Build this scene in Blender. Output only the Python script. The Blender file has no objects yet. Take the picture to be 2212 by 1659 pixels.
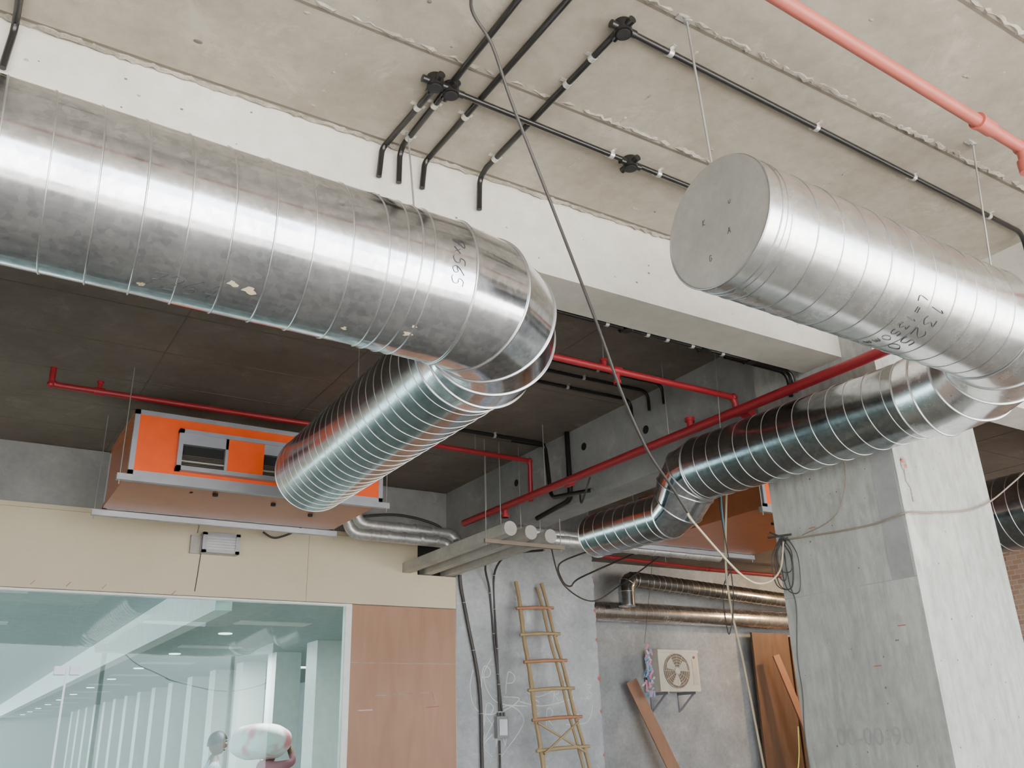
import bpy, math, random, mathutils
from mathutils import Vector, Matrix
random.seed(7)
SC=bpy.context.scene
V=Vector
PI=math.pi
# ------------------------------------------------------------ materials
def newmat(name):
    m=bpy.data.materials.new(name); m.use_nodes=True
    nt=m.node_tree; b=nt.nodes['Principled BSDF']
    return m,nt,b
def simple(name,col,rough=0.5,metal=0.0,emit=None,es=0):
    m,nt,b=newmat(name)
    b.inputs['Base Color'].default_value=(*col,1); b.inputs['Roughness'].default_value=rough; b.inputs['Metallic'].default_value=metal
    tc=nt.nodes.new('ShaderNodeTexCoord'); n=nt.nodes.new('ShaderNodeTexNoise'); n.inputs['Scale'].default_value=9; n.inputs['Detail'].default_value=6
    nt.links.new(tc.outputs['Object'],n.inputs['Vector'])
    mx=nt.nodes.new('ShaderNodeMix'); mx.data_type='RGBA'
    mx.inputs[6].default_value=(*[c*0.8 for c in col],1); mx.inputs[7].default_value=(*[min(1,c*1.12) for c in col],1)
    nt.links.new(n.outputs['Fac'],mx.inputs[0]); nt.links.new(mx.outputs[2],b.inputs['Base Color'])
    if emit:
        b.inputs['Emission Color'].default_value=(*emit,1); b.inputs['Emission Strength'].default_value=es
    return m
def concrete(name,c1,c2,c3=None,scale=1.0,bump=0.25,stretch=(1,1,1),rough=0.9,grain=0.35,streak=None):
    m,nt,b=newmat(name); N=nt.nodes; L=nt.links
    tc=N.new('ShaderNodeTexCoord'); mp=N.new('ShaderNodeMapping'); mp.inputs['Scale'].default_value=stretch
    L.new(tc.outputs['Object'],mp.inputs['Vector'])
    n1=N.new('ShaderNodeTexNoise'); n1.inputs['Scale'].default_value=1.3*scale; n1.inputs['Detail'].default_value=9; n1.inputs['Roughness'].default_value=0.62
    n2=N.new('ShaderNodeTexNoise'); n2.inputs['Scale'].default_value=14*scale; n2.inputs['Detail'].default_value=8; n2.inputs['Roughness'].default_value=0.7
    n3=N.new('ShaderNodeTexNoise'); n3.inputs['Scale'].default_value=70*scale; n3.inputs['Detail'].default_value=4
    for n in (n1,n2,n3): L.new(mp.outputs[0],n.inputs['Vector'])
    r1=N.new('ShaderNodeValToRGB'); r1.color_ramp.elements[0].position=0.36; r1.color_ramp.elements[1].position=0.66
    r1.color_ramp.elements[0].color=(*c1,1); r1.color_ramp.elements[1].color=(*c2,1)
    L.new(n1.outputs['Fac'],r1.inputs[0])
    r2=N.new('ShaderNodeValToRGB'); r2.color_ramp.elements[0].position=0.28; r2.color_ramp.elements[1].position=0.6
    r2.color_ramp.elements[0].color=(0.66,0.64,0.62,1); r2.color_ramp.elements[1].color=(1,1,1,1)
    L.new(n2.outputs['Fac'],r2.inputs[0])
    mx=N.new('ShaderNodeMix'); mx.data_type='RGBA'; mx.blend_type='MULTIPLY'; mx.inputs[0].default_value=grain
    L.new(r1.outputs[0],mx.inputs[6]); L.new(r2.outputs[0],mx.inputs[7])
    out=mx.outputs[2]
    if c3:
        n4=N.new('ShaderNodeTexNoise'); n4.inputs['Scale'].default_value=2.6*scale; n4.inputs['Detail'].default_value=12; n4.inputs['Roughness'].default_value=0.75; n4.inputs['Distortion'].default_value=0.6
        L.new(mp.outputs[0],n4.inputs['Vector'])
        r4=N.new('ShaderNodeValToRGB'); r4.color_ramp.elements[0].position=0.56; r4.color_ramp.elements[1].position=0.72
        r4.color_ramp.elements[0].color=(0,0,0,1); r4.color_ramp.elements[1].color=(1,1,1,1)
        L.new(n4.outputs['Fac'],r4.inputs[0])
        m2=N.new('ShaderNodeMix'); m2.data_type='RGBA'; L.new(r4.outputs[0],m2.inputs[0]); L.new(out,m2.inputs[6]); m2.inputs[7].default_value=(*c3,1)
        out=m2.outputs[2]
    if streak:
        mp2=N.new('ShaderNodeMapping'); mp2.inputs['Scale'].default_value=streak; L.new(tc.outputs['Object'],mp2.inputs['Vector'])
        n5=N.new('ShaderNodeTexNoise'); n5.inputs['Scale'].default_value=1; n5.inputs['Detail'].default_value=7; n5.inputs['Roughness'].default_value=0.65; L.new(mp2.outputs[0],n5.inputs['Vector'])
        r5=N.new('ShaderNodeValToRGB'); r5.color_ramp.elements[0].position=0.33; r5.color_ramp.elements[1].position=0.62
        r5.color_ramp.elements[0].color=(0.72,0.72,0.70,1); r5.color_ramp.elements[1].color=(1,1,1,1); L.new(n5.outputs['Fac'],r5.inputs[0])
        m3=N.new('ShaderNodeMix'); m3.data_type='RGBA'; m3.blend_type='MULTIPLY'; m3.inputs[0].default_value=0.6
        L.new(out,m3.inputs[6]); L.new(r5.outputs[0],m3.inputs[7]); out=m3.outputs[2]
    L.new(out,b.inputs['Base Color']); b.inputs['Roughness'].default_value=rough
    bp=N.new('ShaderNodeBump'); bp.inputs['Strength'].default_value=bump; bp.inputs['Distance'].default_value=0.01
    ad=N.new('ShaderNodeMath'); ad.operation='MULTIPLY_ADD'; ad.inputs[1].default_value=0.25
    L.new(n3.outputs['Fac'],ad.inputs[0]); L.new(n2.outputs['Fac'],ad.inputs[2]); L.new(ad.outputs[0],bp.inputs['Height']); L.new(bp.outputs[0],b.inputs['Normal'])
    return m
def galv(name,c1,c2,r1=0.22,r2=0.4,bump=0.05):
    m,nt,b=newmat(name); N=nt.nodes; L=nt.links
    tc=N.new('ShaderNodeTexCoord')
    v=N.new('ShaderNodeTexVoronoi'); v.inputs['Scale'].default_value=45
    n=N.new('ShaderNodeTexNoise'); n.inputs['Scale'].default_value=5; n.inputs['Detail'].default_value=8; n.inputs['Roughness'].default_value=0.7
    n2=N.new('ShaderNodeTexNoise'); n2.inputs['Scale'].default_value=2.2; n2.inputs['Detail'].default_value=3
    for q in (v,n,n2): L.new(tc.outputs['Object'],q.inputs['Vector'])
    bw=N.new('ShaderNodeRGBToBW'); L.new(v.outputs['Color'],bw.inputs[0])
    ad=N.new('ShaderNodeMath'); ad.operation='MULTIPLY_ADD'; ad.inputs[1].default_value=0.35; L.new(bw.outputs[0],ad.inputs[0]); L.new(n.outputs['Fac'],ad.inputs[2])
    r=N.new('ShaderNodeValToRGB'); r.color_ramp.elements[0].position=0.4; r.color_ramp.elements[1].position=0.95
    r.color_ramp.elements[0].color=(*c1,1); r.color_ramp.elements[1].color=(*c2,1); L.new(ad.outputs[0],r.inputs[0])
    L.new(r.outputs[0],b.inputs['Base Color']); b.inputs['Metallic'].default_value=1
    mr=N.new('ShaderNodeMapRange'); mr.inputs[1].default_value=0.35; mr.inputs[2].default_value=0.7; mr.inputs[3].default_value=r1; mr.inputs[4].default_value=r2
    L.new(n.outputs['Fac'],mr.inputs[0]); L.new(mr.outputs[0],b.inputs['Roughness'])
    bp=N.new('ShaderNodeBump'); bp.inputs['Strength'].default_value=bump; bp.inputs['Distance'].default_value=0.05
    L.new(n2.outputs['Fac'],bp.inputs['Height']); L.new(bp.outputs[0],b.inputs['Normal'])
    return m
def plywood(name,c1,c2,rough=0.6):
    m,nt,b=newmat(name); N=nt.nodes; L=nt.links
    tc=N.new('ShaderNodeTexCoord'); mp=N.new('ShaderNodeMapping'); mp.inputs['Scale'].default_value=(5,5,0.8)
    L.new(tc.outputs['Object'],mp.inputs['Vector'])
    n=N.new('ShaderNodeTexNoise'); n.inputs['Scale'].default_value=1.5; n.inputs['Detail'].default_value=8; n.inputs['Distortion'].default_value=0.8; L.new(mp.outputs[0],n.inputs['Vector'])
    n2=N.new('ShaderNodeTexNoise'); n2.inputs['Scale'].default_value=1.4; n2.inputs['Detail'].default_value=5; L.new(tc.outputs['Object'],n2.inputs['Vector'])
    a=N.new('ShaderNodeMath'); a.operation='ADD'; L.new(n.outputs['Fac'],a.inputs[0]); L.new(n2.outputs['Fac'],a.inputs[1])
    r=N.new('ShaderNodeValToRGB'); r.color_ramp.elements[0].position=0.36; r.color_ramp.elements[1].position=0.66
    h=N.new('ShaderNodeMath'); h.operation='MULTIPLY'; h.inputs[1].default_value=0.5; L.new(a.outputs[0],h.inputs[0]); L.new(h.outputs[0],r.inputs[0])
    r.color_ramp.elements[0].color=(*c1,1); r.color_ramp.elements[1].color=(*c2,1)
    L.new(r.outputs[0],b.inputs['Base Color']); b.inputs['Roughness'].default_value=rough
    return m
M={}
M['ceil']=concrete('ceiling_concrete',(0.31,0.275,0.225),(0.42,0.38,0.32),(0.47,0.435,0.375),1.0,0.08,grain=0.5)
M['ceil_shade']=concrete('ceiling_concrete_shaded',(0.145,0.12,0.102),(0.20,0.17,0.147),(0.24,0.21,0.185),1.0,0.06)  # shade of the inner bays put into a darker concrete colour
M['joint']=concrete('joint_mortar',(0.32,0.29,0.24),(0.58,0.54,0.47),None,6,0.9,grain=0.9)
M['jointd']=simple('dark_joint_and_shadow',(0.15,0.13,0.105),0.9)  # dark joints and pits, plus painted shadow beside the ceiling ridges
M['beam']=concrete('beam_plaster',(0.51,0.49,0.44),(0.65,0.63,0.58),(0.47,0.45,0.41),0.9,0.06)
M['grey']=concrete('grey_plaster',(0.25,0.255,0.26),(0.35,0.355,0.355),(0.42,0.43,0.43),1.2,0.1)
M['pier']=concrete('pier_plaster',(0.32,0.34,0.355),(0.45,0.47,0.49),(0.55,0.57,0.585),1.2,0.1,grain=0.6)
M['col']=concrete('column_concrete',(0.34,0.35,0.34),(0.46,0.465,0.445),(0.54,0.54,0.51),1.2,0.35,(1,1,0.45),grain=0.8,streak=(26,26,1.6))
M['floor']=concrete('floor_concrete',(0.20,0.19,0.17),(0.30,0.285,0.26),None,1,0.2)
M['ground']=concrete('outdoor_paving',(0.58,0.56,0.52),(0.70,0.68,0.64),None,0.6,0.1)
M['beige']=concrete('beige_board',(0.57,0.505,0.37),(0.63,0.565,0.42),None,0.7,0.02,grain=0.12)
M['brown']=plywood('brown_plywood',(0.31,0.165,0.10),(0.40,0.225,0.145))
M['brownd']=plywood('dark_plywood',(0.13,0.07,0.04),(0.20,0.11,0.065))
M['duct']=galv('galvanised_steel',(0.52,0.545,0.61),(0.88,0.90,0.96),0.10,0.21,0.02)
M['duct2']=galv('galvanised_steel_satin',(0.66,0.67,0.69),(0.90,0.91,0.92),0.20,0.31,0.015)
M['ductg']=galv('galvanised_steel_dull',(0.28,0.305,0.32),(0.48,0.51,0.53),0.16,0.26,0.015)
M['seam']=simple('duct_seam',(0.72,0.73,0.75),0.32,1)
M['seamd']=simple('duct_seam_lip',(0.42,0.43,0.45),0.4,1)
M['cap']=concrete('endcap_metal',(0.33,0.33,0.315),(0.41,0.41,0.39),None,2,0.03,(1,1,1),0.5); M['cap'].node_tree.nodes['Principled BSDF'].inputs['Metallic'].default_value=0.6
M['black']=simple('black_conduit',(0.012,0.011,0.011),0.28)
M['clip']=simple('zinc_clip',(0.66,0.65,0.61),0.4,0.7)
M['rod']=simple('zinc_rod',(0.42,0.42,0.40),0.45,0.7)
M['red']=simple('red_paint',(0.32,0.018,0.026),0.4)
M['redl']=simple('red_primer',(0.40,0.10,0.075),0.45)
M['orange']=simple('orange_panel',(1.0,0.10,0.002),0.6)
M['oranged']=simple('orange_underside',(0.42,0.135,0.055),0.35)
M['alu']=simple('aluminium_frame',(0.42,0.43,0.48),0.4,0.6)
M['foil']=galv('foil_insulation',(0.42,0.42,0.43),(0.70,0.69,0.68),0.35,0.55,0.5); M['foil'].node_tree.nodes['Principled BSDF'].inputs['Metallic'].default_value=0.75
M['steel']=concrete('pale_steel_bar',(0.36,0.345,0.32),(0.50,0.48,0.45),None,3,0.05,(1,1,1),0.5)
M['dark']=simple('dark_void',(0.012,0.012,0.013),0.8)
M['bamboo']=simple('bamboo',(0.34,0.25,0.13),0.6)
M['bambood']=simple('bamboo_rung',(0.36,0.17,0.09),0.6)
M['white']=simple('white_paint',(0.80,0.80,0.78),0.5)
M['offwhite']=simple('ac_casing',(0.72,0.70,0.62),0.45)
M['ink']=simple('marker_ink',(0.05,0.05,0.055),0.7)
M['chalk']=simple('chalk',(0.66,0.68,0.70),0.9)
M['stencil']=simple('stencil_paint',(0.29,0.29,0.285),0.85)
M['rope']=simple('cream_rope',(0.50,0.41,0.29),0.8)
M['blue']=simple('blue_rope',(0.10,0.30,0.45),0.7)
M['yel']=simple('yellow_wire',(0.75,0.70,0.08),0.5)
M['cable']=simple('cable_sheath',(0.045,0.04,0.038),0.5)
M['cabler']=simple('cable_dusty',(0.24,0.19,0.15),0.7)
M['pink']=simple('pink_plastic',(0.70,0.25,0.42),0.5)
M['lblue']=simple('blue_plastic',(0.25,0.38,0.55),0.5)
M['skin']=simple('skin',(0.20,0.105,0.065),0.55)
M['hair']=simple('black_hair',(0.012,0.01,0.01),0.5)
M['shirt']=simple('pale_shirt',(0.50,0.54,0.58),0.85)
M['shirt2']=simple('maroon_shirt',(0.45,0.16,0.20),0.85)
M['pants']=simple('dark_trousers',(0.05,0.05,0.07),0.85)
M['eye']=simple('eye_white',(0.75,0.73,0.7),0.3)
M['lip']=simple('lips',(0.20,0.075,0.06),0.5)
M['shoe']=simple('shoe',(0.04,0.03,0.03),0.6)
M['tile']=simple('hall_ceiling',(0.46,0.51,0.51),0.8)
M['hallw']=simple('hall_wall',(0.66,0.68,0.67),0.7)
M['lamp']=simple('ceiling_light_panel',(0.9,0.9,0.9),0.5,0,(1,1,0.97),4)
M['bulb']=simple('lit_bulb',(0.9,0.8,0.6),0.5,0,(1.0,0.62,0.25),20)
def brickmat():
    m,nt,b=newmat('brick_wall'); N=nt.nodes; L=nt.links
    tc=N.new('ShaderNodeTexCoord')
    sx=N.new('ShaderNodeSeparateXYZ'); cb=N.new('ShaderNodeCombineXYZ'); L.new(tc.outputs['Object'],sx.inputs[0])
    L.new(sx.outputs[1],cb.inputs[0]); L.new(sx.outputs[2],cb.inputs[1])
    br=N.new('ShaderNodeTexBrick'); br.inputs['Scale'].default_value=4.4; br.inputs['Color1'].default_value=(0.38,0.20,0.14,1); br.inputs['Color2'].default_value=(0.48,0.32,0.22,1); br.inputs['Mortar'].default_value=(0.45,0.42,0.38,1)
    L.new(cb.outputs[0],br.inputs['Vector']); L.new(br.outputs[0],b.inputs['Base Color']); b.inputs['Roughness'].default_value=0.9
    return m
M['brick']=brickmat()
def sackmat():
    m,nt,b=newmat('printed_sack'); N=nt.nodes; L=nt.links
    tc=N.new('ShaderNodeTexCoord'); n=N.new('ShaderNodeTexNoise'); n.inputs['Scale'].default_value=4; n.inputs['Detail'].default_value=2
    L.new(tc.outputs['Object'],n.inputs['Vector']); r=N.new('ShaderNodeValToRGB'); r.color_ramp.elements[0].position=0.40; r.color_ramp.elements[1].position=0.52
    r.color_ramp.elements[0].color=(0.90,0.30,0.36,1); r.color_ramp.elements[1].color=(0.97,0.96,0.97,1); L.new(n.outputs['Fac'],r.inputs[0]); L.new(r.outputs[0],b.inputs['Base Color']); b.inputs['Roughness'].default_value=0.7
    return m
M['sack']=sackmat()
def glassmat():
    m=bpy.data.materials.new('tinted_glass'); m.use_nodes=True; nt=m.node_tree; nt.nodes.clear(); N=nt.nodes; L=nt.links
    o=N.new('ShaderNodeOutputMaterial'); t=N.new('ShaderNodeBsdfTransparent'); t.inputs[0].default_value=(0.74,0.855,0.84,1)
    g=N.new('ShaderNodeBsdfGlossy'); g.inputs['Roughness'].default_value=0.0; g.inputs[0].default_value=(0.9,1,1,1)
    lw=N.new('ShaderNodeFresnel'); lw.inputs[0].default_value=1.35
    mx=N.new('ShaderNodeMixShader'); L.new(lw.outputs[0],mx.inputs[0]); L.new(t.outputs[0],mx.inputs[1]); L.new(g.outputs[0],mx.inputs[2]); L.new(mx.outputs[0],o.inputs[0])
    return m
M['glass']=glassmat()

# ------------------------------------------------------------ mesh builder
def fillet(pts,rad,n=6):
    pts=[V(p) for p in pts]; out=[pts[0]]
    for i in range(1,len(pts)-1):
        a,b,c=pts[i-1],pts[i],pts[i+1]
        d1=(a-b); d2=(c-b); r=min(rad,d1.length*0.49,d2.length*0.49)
        p1=b+d1.normalized()*r; p2=b+d2.normalized()*r
        for k in range(n+1):
            t=k/n; out.append(p1*(1-t)**2+b*2*t*(1-t)+p2*t*t)
    out.append(pts[-1]); return out
def smoothpts(pts,n=8):
    pts=[V(p) for p in pts]; P=[pts[0]]+pts+[pts[-1]]; out=[]
    for i in range(1,len(P)-2):
        for k in range(n):
            t=k/n; p0,p1,p2,p3=P[i-1],P[i],P[i+1],P[i+2]
            out.append(0.5*((2*p1)+(p2-p0)*t+(2*p0-5*p1+4*p2-p3)*t*t+(3*p1-p0-3*p2+p3)*t**3))
    out.append(pts[-1]); return out
def textmesh(body,size=1.0,shear=0.0):
    cu=bpy.data.curves.new('tmp','FONT'); cu.body=body; cu.size=size; cu.shear=shear; cu.align_x='CENTER'; cu.align_y='CENTER'; cu.resolution_u=2
    o=bpy.data.objects.new('tmp',cu); SC.collection.objects.link(o)
    bpy.context.view_layer.update()
    dg=bpy.context.evaluated_depsgraph_get(); me=o.evaluated_get(dg).to_mesh()
    vs=[v.co.copy() for v in me.vertices]; fs=[tuple(p.vertices) for p in me.polygons]
    o.evaluated_get(dg).to_mesh_clear(); bpy.data.objects.remove(o); bpy.data.curves.remove(cu)
    return vs,fs
G={'7':[[(0,.95),(.55,1),(.35,.5),(.2,0)],[(.15,.5),(.5,.55)]],'2':[[(0,.8),(.2,1),(.5,.85),(.4,.5),(0,0),(.55,.05)]],
'6':[[(.45,1),(.1,.6),(0,.25),(.2,0),(.5,.15),(.4,.45),(.08,.35)]],'4':[[(.35,1),(0,.35),(.55,.4)],[(.42,.65),(.35,0)]],
'1':[[(.2,.8),(.32,1),(.28,0)]],'3':[[(0,.95),(.4,.95),(.2,.58),(.5,.3),(.25,0),(0,.1)]],'5':[[(.5,1),(.1,.97),(.05,.6),(.4,.55),(.5,.2),(.2,0),(0,.08)]],
'0':[[(.3,1),(.02,.6),(.1,.08),(.35,0),(.55,.4),(.45,.9),(.25,1)]],'L':[[(.1,1),(.05,.02),(.5,.05)]],'=':[[(.05,.6),(.5,.62)],[(.05,.35),(.5,.37)]],
'm':[[(0,0),(.05,.5),(.2,.5),(.25,.05)],[(.25,.4),(.4,.5),(.5,0)]],'x':[[(.05,.6),(.45,.1)],[(.45,.6),(.02,.1)]],'P':[[(.05,0),(.1,1),(.5,.85),(.45,.55),(.08,.5)]],
'R':[[(.05,0),(.1,1),(.5,.85),(.4,.55),(.08,.5),(.55,0)]],'K':[[(.05,1),(.05,0)],[(.5,.95),(.06,.45),(.55,0)]],'C':[[(.5,.85),(.25,1),(0,.5),(.2,0),(.55,.15)]],
'A':[[(0,0),(.3,1),(.55,0)],[(.1,.4),(.45,.4)]],'N':[[(.02,0),(.05,1)],[(.05,1),(.5,0)],[(.5,0),(.52,1)]],
'G':[[(.5,.85),(.2,1),(0,.5),(.2,0),(.5,.15),(.5,.45),(.3,.45)]],'u':[[(.05,.6),(.08,.1),(.35,.05),(.45,.6)]],'.':[[(.2,.02),(.24,.04)]],' ':[]}
class B:
    def __init__(s,name): s.name=name; s.v=[]; s.f=[]; s.m=[]; s.sm=[]; s.mats=[]
    def mi(s,mat):
        if mat not in s.mats: s.mats.append(mat)
        return s.mats.index(mat)
    def add(s,vs,fs,mat,smooth=False):
        o=len(s.v); s.v+= [V(v) for v in vs]; i=s.mi(mat)
        for f in fs: s.f.append(tuple(o+k for k in f)); s.m.append(i); s.sm.append(smooth)
        return s
    def box(s,a,b,mat,rot=None):
        x0,y0,z0=a; x1,y1,z1=b
        vs=[V(p) for p in [(x0,y0,z0),(x1,y0,z0),(x1,y1,z0),(x0,y1,z0),(x0,y0,z1),(x1,y0,z1),(x1,y1,z1),(x0,y1,z1)]]
        if rot is not None:
            c=sum(vs,V((0,0,0)))/8; vs=[c+rot@(v-c) for v in vs]
        return s.add(vs,[(0,3,2,1),(4,5,6,7),(0,1,5,4),(1,2,6,5),(2,3,7,6),(3,0,4,7)],mat)
    def bar(s,p0,p1,w,h,mat,up=(0,0,1)):
        p0=V(p0);p1=V(p1);t=(p1-p0).normalized(); u=t.cross(V(up)).normalized(); v=u.cross(t)
        vs=[]
        for p in (p0,p1):
            for a,b in ((-1,-1),(1,-1),(1,1),(-1,1)): vs.append(p+u*a*w/2+v*b*h/2)
        return s.add(vs,[(0,1,2,3),(7,6,5,4),(0,4,5,1),(1,5,6,2),(2,6,7,3),(3,7,4,0)],mat)
    def tube(s,pts,r,mat,seg=12,cap=True,smooth=True,closed=False):
        pts=[V(p) for p in pts]; n=len(pts); R=r if isinstance(r,(list,tuple)) else [r]*n
        T=[]
        for i in range(n):
            if closed: a=pts[(i-1)%n]; b=pts[(i+1)%n]
            else: a=pts[max(0,i-1)]; b=pts[min(n-1,i+1)]
            T.append((b-a).normalized())
        ref=V((0,0,1)) if abs(T[0].z)<0.9 else V((1,0,0))
        u=T[0].cross(ref).normalized(); vs=[]
        for i in range(n):
            if i>0:
                u=u-T[i]*u.dot(T[i])
                if u.length<1e-6: u=T[i].cross(V((0.3,0.5,0.8)))
                u.normalize()
            w=T[i].cross(u)
            for k in range(seg):
                a=2*PI*k/seg; vs.append(pts[i]+(u*math.cos(a)+w*math.sin(a))*R[i])
        fs=[]
        for i in range(n if closed else n-1):
            j=(i+1)%n
            for k in range(seg):
                k2=(k+1)%seg; fs.append((i*seg+k,i*seg+k2,j*seg+k2,j*seg+k))
        s.add(vs,fs,mat,smooth)
        if cap and not closed:
            s.add(vs[:seg],[tuple(range(seg-1,-1,-1))],mat); s.add(vs[-seg:],[tuple(range(seg))],mat)
        return s
    def cyl(s,p0,p1,r,mat,seg=32,r2=None,cap=True): return s.tube([p0,p1],[r,r if r2 is None else r2],mat,seg,cap)
    def ring(s,c,t,R,r,mat,seg=64,sg=6):
        t=V(t).normalized(); ref=V((0,0,1)) if abs(t.z)<0.9 else V((1,0,0)); u=t.cross(ref).normalized(); w=t.cross(u)
        return s.tube([V(c)+(u*math.cos(2*PI*k/seg)+w*math.sin(2*PI*k/seg))*R for k in range(seg)],r,mat,sg,False,True,True)
    def helix(s,p0,p1,R,pitch,r,mat,st=64,ph=0):
        p0=V(p0);p1=V(p1);L=(p1-p0).length;t=(p1-p0).normalized(); ref=V((0,0,1)) if abs(t.z)<0.9 else V((1,0,0)); u=t.cross(ref).normalized(); w=t.cross(u)
        n=int(L/pitch*st); return s.tube([p0+t*(L*i/n)+(u*math.cos(ph+2*PI*i/st)+w*math.sin(ph+2*PI*i/st))*R for i in range(n+1)],r,mat,4,False,True)
    def sphere(s,c,r,mat,seg=16,rings=10,rot=None):
        c=V(c); rr=r if isinstance(r,(list,tuple)) else (r,r,r); vs=[];fs=[]
        for i in range(rings+1):
            th=PI*i/rings
            for k in range(seg):
                a=2*PI*k/seg; p=V((rr[0]*math.sin(th)*math.cos(a),rr[1]*math.sin(th)*math.sin(a),rr[2]*math.cos(th)))
                if rot is not None: p=rot@p
                vs.append(c+p)
        for i in range(rings):
            for k in range(seg):
                k2=(k+1)%seg; fs.append((i*seg+k,(i+1)*seg+k,(i+1)*seg+k2,i*seg+k2))
        return s.add(vs,fs,mat,True)
    def gored(s,cs,ts,Rs,ref,mat,seg=64,seamr=0.006,seammat=None,first=True,last=True):
        ref=V(ref).normalized()
        def rg(c,t,R):
            t=V(t).normalized(); w=t.cross(ref).normalized()
            return [V(c)+(ref*math.cos(2*PI*k/seg)+w*math.sin(2*PI*k/seg))*R for k in range(seg)]
        for i in range(len(cs)-1):
            a=rg(cs[i],ts[i],Rs[i]); b=rg(cs[i+1],ts[i+1],Rs[i+1])
            s.add(a+b,[(k,(k+1)%seg,seg+(k+1)%seg,seg+k) for k in range(seg)],mat,True)
        for i in range(len(cs)):
            if (i==0 and not first) or (i==len(cs)-1 and not last): continue
            s.tube(rg(cs[i],ts[i],Rs[i]+0.002),seamr,seammat or mat,6,False,True,True)
        return s
    def text(s,body,size,mapf,mat,shear=0.0):
        vs,fs=textmesh(body,size,shear); return s.add([mapf(v.x,v.y) for v in vs],fs,mat)
    def hand(s,body,size,mapf,mat,r=0.0022,slant=0.12):
        W=len(body)*0.8*size; x=-W/2
        for ch in body:
            for st in G.get(ch,[]):
                pts=smoothpts([(q[0],q[1],0) for q in st],4)
                s.tube([mapf(x+(p.x+slant*p.y)*size,(p.y-0.5)*size) for p in pts],r,mat,5)
            x+=0.8*size
        return s
    def build(s,parent=None):
        me=bpy.data.meshes.new(s.name); me.from_pydata([tuple(v) for v in s.v],[],s.f)
        for m in s.mats: me.materials.append(m)
        for i,p in enumerate(me.polygons): p.material_index=s.m[i]; p.use_smooth=s.sm[i]
        me.update()
        o=bpy.data.objects.new(s.name,me); SC.collection.objects.link(o)
        if parent: o.parent=parent
        return o

# ------------------------------------------------------------ room shell
H=4.2
X0,X1=-5.0,14.0; Y0=-3.6; YW=8.7; YR=11.5
b=B('floor'); b.box((X0,Y0,-0.2),(X1,YR+0.2,0),M['floor']); b.build()
b=B('ground_outside'); b.box((-40,-45,-0.3),(50,Y0,-0.05),M['ground']); b.build()
b=B('ceiling'); b.box((X0,Y0,H),(X1,3.3,H+0.25),M['ceil']); b.box((X0,3.3,H),(X1,YR+0.2,H+0.25),M['ceil_shade'])
def ridge(p0,p1,w,mat=None,step=0.025):
    p0=V(p0);p1=V(p1);L=(p1-p0).length;n=max(2,int(L/step));pts=[];R=[]
    t=(p1-p0)/n; side=V((-t.y,t.x,0)).normalized()
    for i in range(n+1):
        pts.append(p0+t*i+side*random.uniform(-1,1)*w*0.28+V((0,0,random.uniform(0,0.004)))); R.append(w*random.uniform(0.2,0.6))
    b.tube(pts,R,mat or M['joint'],6,True,False)
ys=[0.6-0.65*k for k in range(1,6)]+[0.6,1.24,1.87,2.52]
for y in ys:
    ridge((X0,y,H+0.006),(X1,y,H+0.006),0.032)
    b.box((X0,y+0.016,H-0.001),(X1,y+0.030,H+0.01),M['jointd'])  # dark strip paints the ridge's shadow onto the slab
ridge((X0,3.175,H+0.004),(X1,3.175,H+0.004),0.035); b.box((X0,3.145,H-0.001),(X1,3.16,H+0.01),M['jointd'])
for y in [3.52]+[4.15+0.65*k for k in range(11)]:
    b.box((X0,y,H-0.003),(X1,y+0.012,H+0.01),M['jointd'])
for k in range(-4,9):
    x=0.98+1.25*k
    ridge((x,Y0,H+0.007),(x,3.17,H+0.007),0.020)
    b.box((x,3.5,H-0.003),(x+0.01,YW,H+0.01),M['jointd'])
random.seed(9)
for k in range(60):
    x=random.uniform(-0.5,5); y=random.uniform(0.2,3.1); r=random.uniform(0.004,0.014)
    b.sphere((x,y,H+0.001),(r*random.uniform(1,2),r,0.003),M['joint'] if k%2 else M['jointd'],8,4)
b.build()
b=B('concrete_beam'); b.box((X0,3.19,3.75),(X1,3.49,H+0.1),M['beam'])
random.seed(14)
for k in range(26):
    x=random.uniform(-0.2,4.4); z=random.uniform(3.8,4.15); r=random.uniform(0.003,0.009); b.sphere((x,3.191,z),(r*1.6,0.002,r),M['jointd'] if k%2 else M['grey'],6,4)
b.build()
b=B('concrete_beam'); b.box((4.6,3.93,3.52),(4.9,YW,H+0.1),M['grey'])
for (y,z) in [(6.05,4.0),(5.2,3.9),(7.2,3.95)]:
    b.cyl((4.597,y,z),(4.61,y,z),0.035,M['dark'],20)
b.build()
b=B('concrete_beam'); b.box((4.97,Y0,3.75),(5.27,2.96,H+0.1),M['beam']); b.build()
# column
b=B('concrete_column')
b.box((4.5,2.97,0),(5.40,3.92,H),M['col'])
for z in (1.05,2.35,3.3):
    b.box((4.498,2.97,z),(4.501,3.92,z+0.005),M['grey'])
b.box((4.4985,2.985,2.35),(4.5005,3.13,3.45),M['grey'])
b.sphere((4.58,2.968,3.0),(0.03,0.005,0.045),M['joint']); b.sphere((4.59,2.968,2.99),(0.012,0.01,0.012),M['redl']); b.sphere((4.565,2.968,3.02),(0.012,0.01,0.012),M['redl'])
b.tube([(4.575,2.968,3.02),(4.57,2.968,2.90),(4.60,2.968,2.86),(4.60,2.968,2.78)],0.007,M['joint'],6)
b.text("00-00-90",0.14,lambda x,y:(4.4975,3.43-x,1.53+y),M['stencil'])
for (y,z) in [(3.1,2.1),(3.6,2.75),(3.3,1.9)]:
    b.box((4.4985,y,z),(4.501,y+0.05,z+0.006),M['redl'])
random.seed(31)
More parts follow.
